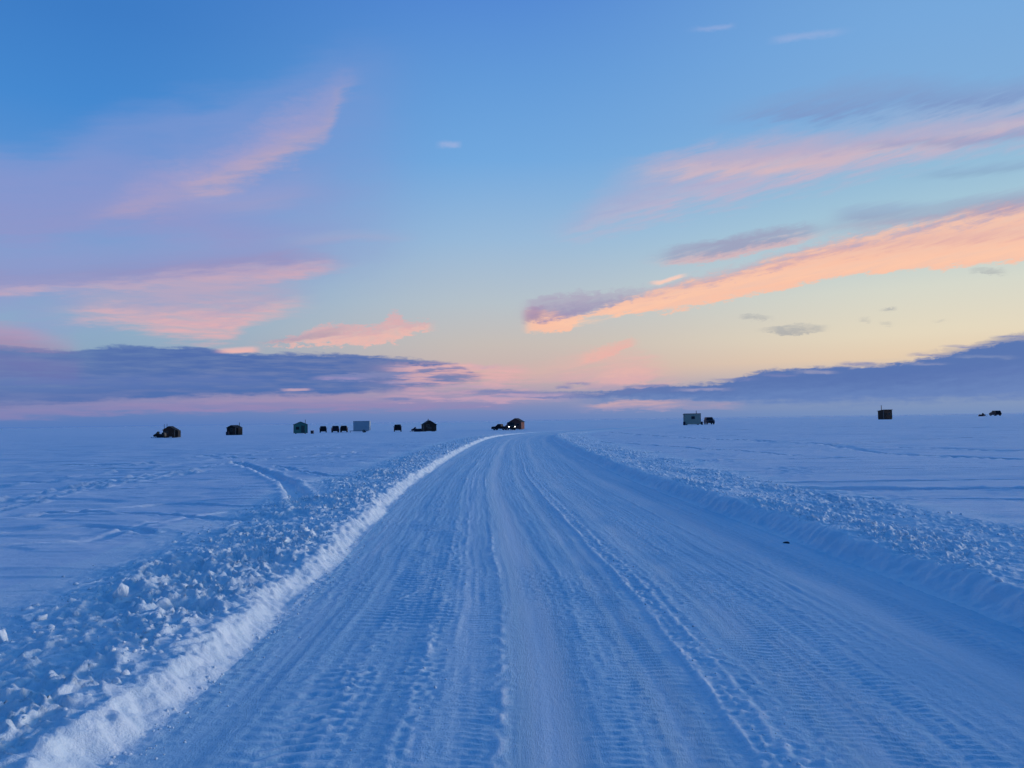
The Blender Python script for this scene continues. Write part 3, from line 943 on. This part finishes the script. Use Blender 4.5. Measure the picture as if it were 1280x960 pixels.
W_TEAL = material('teal_painted_boards', (.038, .165, .15), .65, grain=.3, gscale=(9, 9, 1), bump=.5)
W_CREAM = material('cream_panel', (.36, .36, .27), .6, grain=.14, gscale=(1, 1, 3), bump=.2)
W_PALE = material('pale_grey_panel', (.30, .38, .42), .45, grain=.08, gscale=(6, 6, 1), bump=.2)
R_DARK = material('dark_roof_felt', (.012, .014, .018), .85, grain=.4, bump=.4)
R_TEAL = material('teal_roof_sheet', (.018, .055, .058), .5, grain=.25, gscale=(12, 1, 1), bump=.4)
TRIM = material('weathered_trim', (.16, .15, .14), .7, grain=.3)
W_TRIM = material('white_trim', (.55, .55, .55), .6, grain=.1)
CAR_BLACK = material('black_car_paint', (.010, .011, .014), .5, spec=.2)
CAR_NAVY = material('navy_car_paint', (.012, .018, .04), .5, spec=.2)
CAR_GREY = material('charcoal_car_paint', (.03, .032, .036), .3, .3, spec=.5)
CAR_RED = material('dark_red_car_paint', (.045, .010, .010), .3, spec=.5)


def window(mb_parent, x0, x1, z0, z1, y, frame_mat):
    p = MB().box(x0, x1, y - .012, y + .02, z0, z1).build('window', GLASS, mb_parent)
    t = .06
    f = MB()
    f.box(x0 - t, x1 + t, y - .035, y + .015, z1, z1 + t).box(x0 - t, x1 + t, y - .05, y + .015, z0 - t, z0)
    f.box(x0 - t, x0, y - .035, y + .015, z0, z1).box(x1, x1 + t, y - .035, y + .015, z0, z1)
    f.box((x0 + x1) / 2 - .02, (x0 + x1) / 2 + .02, y - .03, y - .013, z0, z1)
    f.build('frame', frame_mat, p)
    return p


def chimney(root, x, y, z0, z1, r=.07, cap=True):
    c = MB().tube((x, y, z0), (x, y, z1), r).build('chimney', PIPE, root, smooth=False)
    if cap:
        MB().tube((x, y, z1 + .06), (x, y, z1 + .17), r * 2.0, r * .3).tube((x, y, z1), (x, y, z1 + .06), r * .5).build('cap', PIPE, c)
    return c


def hut(name, label, loc, rz, wd, dp, hw, roof, rise, wall_m, roof_m, trim=TRIM, door=None, windows=(), pipes=(), ridge='y', cat='ice hut', over=.16):
    """front is -y; roof: 'gable' with its ridge along y (gable end in front) or x, or 'flat'"""
    root = thing(name, label, cat, loc, rz)
    x, y, b = wd / 2, dp / 2, .18
    m_ = MB()
    if roof == 'gable' and ridge == 'y':
        m_.prism([(-x, b), (x, b), (x, hw), (0, hw + rise), (-x, hw)], -y, y)
    elif roof == 'gable':
        k = len(m_.v)
        m_.add([(-x, -y, b), (-x, y, b), (-x, y, hw), (-x, 0, hw + rise), (-x, -y, hw), (x, -y, b), (x, y, b), (x, y, hw), (x, 0, hw + rise), (x, -y, hw)],
               [(0, 1, 2, 3, 4), (9, 8, 7, 6, 5), (0, 4, 9, 5), (1, 6, 7, 2), (2, 7, 8, 3), (4, 3, 8, 9), (0, 5, 6, 1)])
    else:
        m_.hexa([(-x, -y, b), (x, -y, b), (x, y, b), (-x, y, b)], [(-x, -y, hw), (x, -y, hw), (x, y, hw - rise), (-x, y, hw - rise)])
    m_.build('wall', wall_m, root)
    t = .07
    r_ = MB()
    if roof == 'gable':
        sl = rise / (x if ridge == 'y' else y)
        e = over
        hh = x if ridge == 'y' else y
        prof = [(-hh - e, hw - sl * e + .004), (0, hw + rise + .004), (hh + e, hw - sl * e + .004), (hh + e, hw - sl * e + t), (0, hw + rise + t * 1.25), (-hh - e, hw - sl * e + t)]
        if ridge == 'y':
            r_.prism(prof, -y - e, y + e)
        else:
            n = len(prof)
            vs = [(-x - e, a, c) for a, c in prof] + [(x + e, a, c) for a, c in prof]
            r_.add(vs, [tuple(range(n)), tuple(range(2 * n - 1, n - 1, -1))] + [(i, i + n, (i + 1) % n + n, (i + 1) % n) for i in range(n)])
    else:
        e = over
        q = [(-x - e, -y - e), (x + e, -y - e), (x + e, y + e), (-x - e, y + e)]
        zz = lambda b_: hw - rise * (b_ + y) / (2 * y)
        r_.hexa([(a, b_, zz(b_) + .004) for a, b_ in q], [(a, b_, zz(b_) + .11) for a, b_ in q])
    r_.build('roof', roof_m, root)
    # corner boards stand a little proud of the walls
    for sx in (-1, 1):
        MB().box(sx * x - .05, sx * x + .05, -y - .02, -y + .05, b, hw - .02).build('corner_board', trim, root)
    for sx in (-1, 1):
        MB().box(sx * x * .7 - .07, sx * x * .7 + .07, -y - .3, y + .3, -.05, b).build('runner', BLACK, root)
    if door:
        dx, dw, dh, dm = door
        d = MB().box(dx - dw / 2, dx + dw / 2, -y - .045, -y + .01, b + .05, b + dh).build('door', dm, root)
        MB().box(dx + dw * .32, dx + dw * .40, -y - .10, -y - .045, b + dh * .48, b + dh * .54).build('handle', STEEL, d)
    for x0, x1, z0, z1 in windows:
        window(root, x0, x1, z0, z1, -y - .004, trim)
    for px_, py_, z0, z1, r in pipes:
        chimney(root, px_, py_, z0, z1, r)
    return root


def wheel(root, x, y, r, wd):
    s = 1 if y > 0 else -1
    w_ = MB().tube((x, y - wd / 2, r), (x, y + wd / 2, r), r, n=20).build('wheel', TYRE, root)
    MB().tube((x, y + s * wd * .42, r), (x, y + s * (wd / 2 + .012), r), r * .62, r * .55, n=14).build('rim', STEEL, w_)
    return w_


def arch_profile(front, rear, zb, ztop_pts, wx, r):
    """closed side profile (x,z): bottom edge with two wheel arches, then the upper line back"""
    pts = [(front, zb)]
    prof = []
    for cx in wx:      # from front (+x) to rear
        k = r + .06
        a0 = math.asin(min(.99, (zb - r) / k)) if zb > r else 0
        for i in range(9):
            a = a0 + (math.pi - 2 * a0) * i / 8
            prof.append((cx + k * math.cos(a), r + k * math.sin(a)))
    return [(front, zb)] + prof + [(rear, zb)] + ztop_pts


def vehicle(name, label, loc, rz, kind, paint, lit=False, cat='truck', scale=1.0):
    """a pickup or SUV, nose along +x before turning"""
    root = thing(name, label, cat, loc, rz)
    r = .38
    Lh, hw = 2.55, .93
    zb = .32
    if kind == 'pickup':
        top = [(-Lh, 1.10), (-Lh + .06, 1.16), (1.0, 1.18), (2.25, 1.12), (2.52, 1.0), (2.58, .7)]
        cab = [(-.75, .95, 1.17, 1.86, .35, .28)]
        x0, x1, zc, zt = -.72, 1.12, 1.14, 1.88
        fx, bx = .62, .12
    else:
        Lh = 2.35
        top = [(-Lh, 1.08), (1.0, 1.12), (2.05, 1.06), (2.3, .95), (2.36, .7)]
        x0, x1, zc, zt = -Lh + .03, 1.1, 1.08, 1.80
        fx, bx = .62, .22
    prof = arch_profile(2.58 if kind == 'pickup' else 2.36, -Lh, zb, top, (1.6, -1.55) if kind == 'pickup' else (1.45, -1.4), r)
    MB().prism(prof, -hw, hw).build('body', paint, root, bevel=.03)
    yi = hw - .06
    yt = hw - .2
    b = [(x0, -yi, zc), (x1, -yi, zc), (x1, yi, zc), (x0, yi, zc)]
    t = [(x0 + bx, -yt, zt), (x1 - fx, -yt, zt), (x1 - fx, yt, zt), (x0 + bx, yt, zt)]
    MB().hexa(b, t).build('cab', paint, root, bevel=.05)

    def lerp(p, q, k): return tuple(p[i] + (q[i] - p[i]) * k for i in range(3))

    def pane(b0, b1, t1, t0, n, lo=.14, hi=.86, l=.08, rr_=.92):
        c = [lerp(lerp(b0, t0, lo), lerp(b1, t1, lo), l), lerp(lerp(b0, t0, lo), lerp(b1, t1, lo), rr_),
             lerp(lerp(b0, t0, hi), lerp(b1, t1, hi), rr_), lerp(lerp(b0, t0, hi), lerp(b1, t1, hi), l)]
        nn = Vector(n).normalized() * .014
        MB().hexa([tuple(Vector(q) - nn) for q in c], [tuple(Vector(q) + nn) for q in c]).build('window', GLASS, root)
    dz_ = zt - zc
    pane(b[1], b[2], t[2], t[1], (dz_, 0, fx))
    pane(b[3], b[0], t[0], t[3], (-dz_, 0, bx))
    for sgn, (p0, p1, q1, q0) in ((-1, (b[0], b[1], t[1], t[0])), (1, (b[2], b[3], t[3], t[2]))):
        pane(p0, p1, q1, q0, (0, sgn * dz_, yi - yt), l=.06, rr_=.47)
        pane(p0, p1, q1, q0, (0, sgn * dz_, yi - yt), l=.53, rr_=.94)
    if kind == 'pickup':
        MB().box(-Lh + .12, x0 - .1, -hw + .1, hw - .1, 1.165, 1.185).build('bed_cover', BLACK, root)
    fr = 2.58 if kind == 'pickup' else 2.36
    MB().box(fr - .06, fr + .12, -hw + .04, hw - .04, .42, .62).build('bumper', BLACK, root, bevel=.03)
    MB().box(-Lh - .12, -Lh + .04, -hw + .04, hw - .04, .46, .66).build('bumper', BLACK, root, bevel=.03)
    MB().box(fr - .05, fr + .035, -.48, .48, .68, .94).build('grille', BLACK, root)
    for sy in (-1, 1):
        k = .0 if not lit else .0
        MB().box(fr - .08, fr + .05, sy * .72 - .13, sy * .72 + .13, .74, .93).build('headlight', LIT if lit else LAMP, root, bevel=.02)
        MB().box(-Lh - .025, -Lh + .05, sy * .8 - .1, sy * .8 + .1, .78, 1.04).build('taillight', TAIL, root)
        MB().box(x1 - .28, x1 - .12, sy * (hw + .1) - .08, sy * (hw + .1) + .08, 1.16, 1.32).box(x1 - .22, x1 - .18, min(sy * (hw - .1), sy * (hw + .1)), max(sy * (hw - .1), sy * (hw + .1)), 1.2, 1.24).build('mirror', BLACK, root)
    for wx in ((1.6, -1.55) if kind == 'pickup' else (1.45, -1.4)):
        for sy in (-1, 1):
            wheel(root, wx, sy * (hw - .12), r, .24)
    root.scale = (scale,) * 3
    return root


def snowmobile(name, label, loc, rz, paint, scale=1.0, load=False):
    root = thing(name, label, 'snowmobile', loc, rz)
    MB().prism([(-1.35, .22), (1.15, .22), (1.35, .42), (1.1, .62), (.55, .86), (.2, .82), (.1, .5), (-1.35, .42)], -.33, .33).build('body', paint, root, bevel=.05)
    MB().prism([(-1.3, .43), (.08, .5), (.05, .78), (-.3, .70), (-1.2, .74), (-1.3, .66)], -.2, .2).build('seat', BLACK, root, bevel=.04)
    MB().prism([(.28, .84), (.62, .84), (.30, 1.18), (.22, 1.16)], -.26, .26).build('windshield', GLASS, root)
    MB().prism([(-1.5, .02), (.5, .02), (.62, .14), (.5, .24), (-1.45, .24), (-1.6, .14)], -.2, .2).build('track', TYRE, root, bevel=.03)
    MB().tube((.1, -.36, .98), (.1, .36, .98), .022).tube((.16, 0, .8), (.1, 0, .98), .03).build('handlebar', BLACK, root)
    for sy in (-1, 1):
        MB().prism([(.45, .0), (1.35, .0), (1.6, .14), (1.57, .17), (1.33, .04), (.45, .04)], sy * .48 - .07, sy * .48 + .07).tube((.95, sy * .48, .03), (.95, sy * .3, .32), .03).build('ski', BLACK, root)
    if load:
        MB().prism([(-1.5, .3), (-.7, .46), (-.75, 1.0), (-1.4, .95)], -.28, .28).build('cargo_box', BLACK, root, bevel=.05)
    root.scale = (scale,) * 3
    return root


def drum(name, label, loc, r=.29, h=.88):
    root = thing(name, label, 'drum', loc)
    m_ = MB().tube((0, 0, 0), (0, 0, h), r, n=18)
    for z in (.02, h * .36, h * .66, h - .05):
        m_.tube((0, 0, z), (0, 0, z + .03), r + .015, n=18)
    m_.build('barrel', CAR_NAVY, root)
    MB().tube((r * .5, 0, h), (r * .5, 0, h + .03), .04).build('bung', STEEL, root)
    return root


# --- left to right across the lake
x, y = at(213.5, 150)
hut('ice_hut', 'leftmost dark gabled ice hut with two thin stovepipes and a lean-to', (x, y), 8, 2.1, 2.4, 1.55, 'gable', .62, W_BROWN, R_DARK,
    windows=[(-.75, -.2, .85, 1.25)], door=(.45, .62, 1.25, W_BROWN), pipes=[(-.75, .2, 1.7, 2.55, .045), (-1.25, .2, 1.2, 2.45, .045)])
lt = bpy.data.objects['ice_hut']
MB().hexa([(1.08, -.9, .1), (1.62, -.9, .1), (1.62, .9, .1), (1.08, .9, .1)], [(1.08, -.9, 1.55), (1.62, -.9, 1.38), (1.62, .9, 1.38), (1.08, .9, 1.55)]).build('lean_to', W_DARK, lt)
x, y = at(199.5, 147)
snowmobile('snowmobile', 'dark snowmobile parked against the left side of the leftmost hut', (x, y), 160, CAR_BLACK, 1.0, True)

x, y = at(293, 175)
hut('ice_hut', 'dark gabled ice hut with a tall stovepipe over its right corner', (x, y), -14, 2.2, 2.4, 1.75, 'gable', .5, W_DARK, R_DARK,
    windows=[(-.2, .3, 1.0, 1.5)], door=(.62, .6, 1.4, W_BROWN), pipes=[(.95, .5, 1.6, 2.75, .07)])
root = bpy.data.objects['ice_hut.001']
MB().hexa([(1.12, -.8, .1), (1.55, -.8, .1), (1.55, .8, .1), (1.12, .8, .1)], [(1.12, -.8, 1.75), (1.55, -.8, 1.62), (1.55, .8, 1.62), (1.12, .8, 1.75)]).build('lean_to', W_DARK, root)
x, y = at(284.5, 173)
drum('fuel_drum', 'low dark drum on the snow beside the hut with the tall stovepipe', (x, y), .36, .8)

x, y = at(375.5, 178)
hut('ice_hut', 'teal green ice hut with a shallow gabled roof', (x, y), 18, 3.0, 3.0, 2.15, 'gable', .62, W_TEAL, R_TEAL, trim=R_TEAL,
    door=(.5, .8, 1.75, R_TEAL), windows=[(-1.0, -.4, 1.05, 1.6)], pipes=[(1.15, 1.0, 2.2, 3.15, .06)])
x, y = at(390.3, 178)
drum('fuel_drum', 'low dark drum on the snow just right of the teal green hut', (x, y), .36, .75)

G = 'dark cars parked in a row between the teal hut and the pale shelter'
for px_, d_, lab, pn in ((404, 196, 'dark car parked alone nearest the teal hut, left of the close pair', CAR_BLACK),
                         (419, 194, 'middle dark car of the three parked between teal hut and pale shelter', CAR_NAVY),
                         (430, 195, 'dark car parked nearest the pale grey box shelter, right one of the close pair', CAR_BLACK)):
    v_ = vehicle('parked_car', lab, at(px_, d_), {404: 103, 419: 107, 430: 99}[px_], 'suv', pn, cat='car', scale=.92)
    v_['group'] = G

x, y = at(452.5, 188)
root = thing('box_shelter', 'pale grey flat-roofed box shelter on the ice right of the three parked cars', 'shelter', (x, y), 4)
MB().box(-1.95, 1.95, -1.2, 1.2, .5, 2.72).build('wall', W_PALE, root)
MB().box(-2.0, 2.0, -1.25, 1.25, 2.724, 2.80).build('roof', W_PALE, root)
MB().box(-1.96, 1.5, -1.0, 1.0, .3, .498).build('chassis', W_PALE, root)
MB().box(-3.0, -1.965, -.06, .06, .36, .46).box(-2.9, -2.8, -.04, .04, 0, .36).build('hitch', BLACK, root)
for sy in (-1, 1):
    wheel(root, .55, sy * 1.12, .34, .2)
d = MB().box(1.0, 1.7, -1.235, -1.19, .55, 2.4).build('door', W_PALE, root)
MB().box(1.05, 1.12, -1.28, -1.235, 1.35, 1.5).build('handle', STEEL, d)

x, y = at(497, 192)
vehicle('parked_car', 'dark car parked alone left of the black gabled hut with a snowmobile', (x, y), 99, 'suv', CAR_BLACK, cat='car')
bpy.data.objects['parked_car.003']['group'] = 'dark cars parked out on the ice'

x, y = at(536, 188)
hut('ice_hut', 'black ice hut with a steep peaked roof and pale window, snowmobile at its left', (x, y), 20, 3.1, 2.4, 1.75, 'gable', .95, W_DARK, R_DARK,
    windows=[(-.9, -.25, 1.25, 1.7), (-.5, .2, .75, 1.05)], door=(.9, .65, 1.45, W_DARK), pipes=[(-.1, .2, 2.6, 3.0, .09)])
x, y = at(520.5, 186)
snowmobile('snowmobile', 'dark snowmobile parked at the left of the black steep-roofed hut', (x, y), 176, CAR_NAVY, 1.0)

x, y = at(646, 194)
hut('ice_hut', 'red-brown ice hut with a dark gabled roof behind the truck with lit headlights', (x, y), -16, 3.1, 3.2, 1.95, 'gable', .85, W_RED, R_DARK,
    windows=[(.45, 1.0, 1.0, 1.5)], door=(-.6, .75, 1.6, W_BROWN))
x, y = at(638, 186)
vehicle('parked_truck', 'dark pickup truck facing the camera with both headlights lit', (x, y), -82, 'pickup', CAR_BLACK, lit=True)
x, y = at(625, 190)
vehicle('parked_truck', 'black pickup truck seen from the side, left of the truck with lit headlights', (x, y), 152, 'pickup', CAR_BLACK, scale=.8)

x, y = at(865, 200)
hut('ice_hut', 'cream flat-roofed ice hut with a thin chimney, right of the road', (x, y), -6, 4.15, 2.4, 2.85, 'flat', .15, W_CREAM, R_DARK,
    windows=[(-.25, .55, 1.55, 2.2)], door=(-1.2, .75, 1.8, W_CREAM), pipes=[(1.15, 0, 2.8, 3.55, .08)], over=.1)
x, y = at(855.3, 199)
drum('fuel_drum', 'small dark drum standing at the left end of the cream hut', (x, y))
x, y = at(877.3, 199)
drum('fuel_drum', 'small dark drum between the cream hut and the car beside it', (x, y), .26, .8)
x, y = at(886.5, 201)
vehicle('parked_car', 'dark car parked right of the cream flat-roofed hut', (x, y), -94, 'suv', CAR_NAVY, cat='car', scale=1.05)
bpy.data.objects['parked_car.004']['group'] = 'dark cars parked out on the ice'

x, y = at(1106.5, 220)
hut('ice_hut', 'dark brown flat-roofed ice hut with a tall stovepipe, standing alone far to the right', (x, y), 16, 2.9, 2.2, 2.7, 'flat', .3, W_BROWN, R_DARK,
    windows=[(.1, .8, 1.3, 1.8)], door=(-.8, .75, 1.8, W_DARK), pipes=[(-1.15, 0, 2.6, 3.9, .09)])
x, y = at(1228, 250)
snowmobile('snowmobile', 'small dark snowmobile far out at the right, left of the rightmost car', (x, y), 12, CAR_NAVY, .9)
x, y = at(1244.5, 260)
vehicle('parked_car', 'rightmost dark car, alone far out on the ice beside a snowmobile', (x, y), 82, 'suv', CAR_BLACK, cat='car', scale=1.0)
bpy.data.objects['parked_car.005']['group'] = 'dark cars parked out on the ice'


# --- blocks of snow and a dark clod one can point at
def block(name, label, px_, py_, size, sub, seed, mat, zref=.3, cat='snow lump'):
    xg, yg = on_ground(px_, py_, zref)
    v_, f_ = lump(sub, seed)
    v_ = v_ * np.array(size)
    o = mesh_obj(name, v_, f_, mat)
    o.location = (xg, yg, ground_z(xg, yg) + size[2] * .35)
    o.rotation_euler.z = seed
    o['label'], o['category'] = label, cat
    return o


block('snow_lump', 'largest pale upright snow lump standing out of the left bank rubble', 150, 740, (.10, .10, .15), 4, 901, M_CHUNK, .25)
block('snow_lump', 'pale snow block cut by the left edge of the photo', 3, 798, (.085, .08, .10), 4, 915, M_CHUNK, .25)
block('snow_lump', 'pale snow lump on the left bank below the end of the wide sled track', 378, 664, (.12, .11, .15), 4, 923, M_CHUNK, .25)
CLOD = material('dark_frozen_clod', (.03, .035, .045), .7, grain=.4)
block('dark_clod', 'small dark clod at the foot of the right snow bank', 983, 678, (.09, .05, .028), 3, 933, CLOD, .02, 'clod')

# ------------------------------------------------------------------ render settings
S.render.engine = 'CYCLES'
S.view_settings.view_transform = 'Standard'
S.view_settings.look = 'None'
S.view_settings.exposure = 0
S.view_settings.gamma = 1
S.cycles.max_bounces = 6
S.cycles.diffuse_bounces = 5
S.cycles.glossy_bounces = 2
S.cycles.use_denoising = True
S.cycles.use_adaptive_sampling = True
S.cycles.adaptive_threshold = 0.02
S.render.film_transparent = False
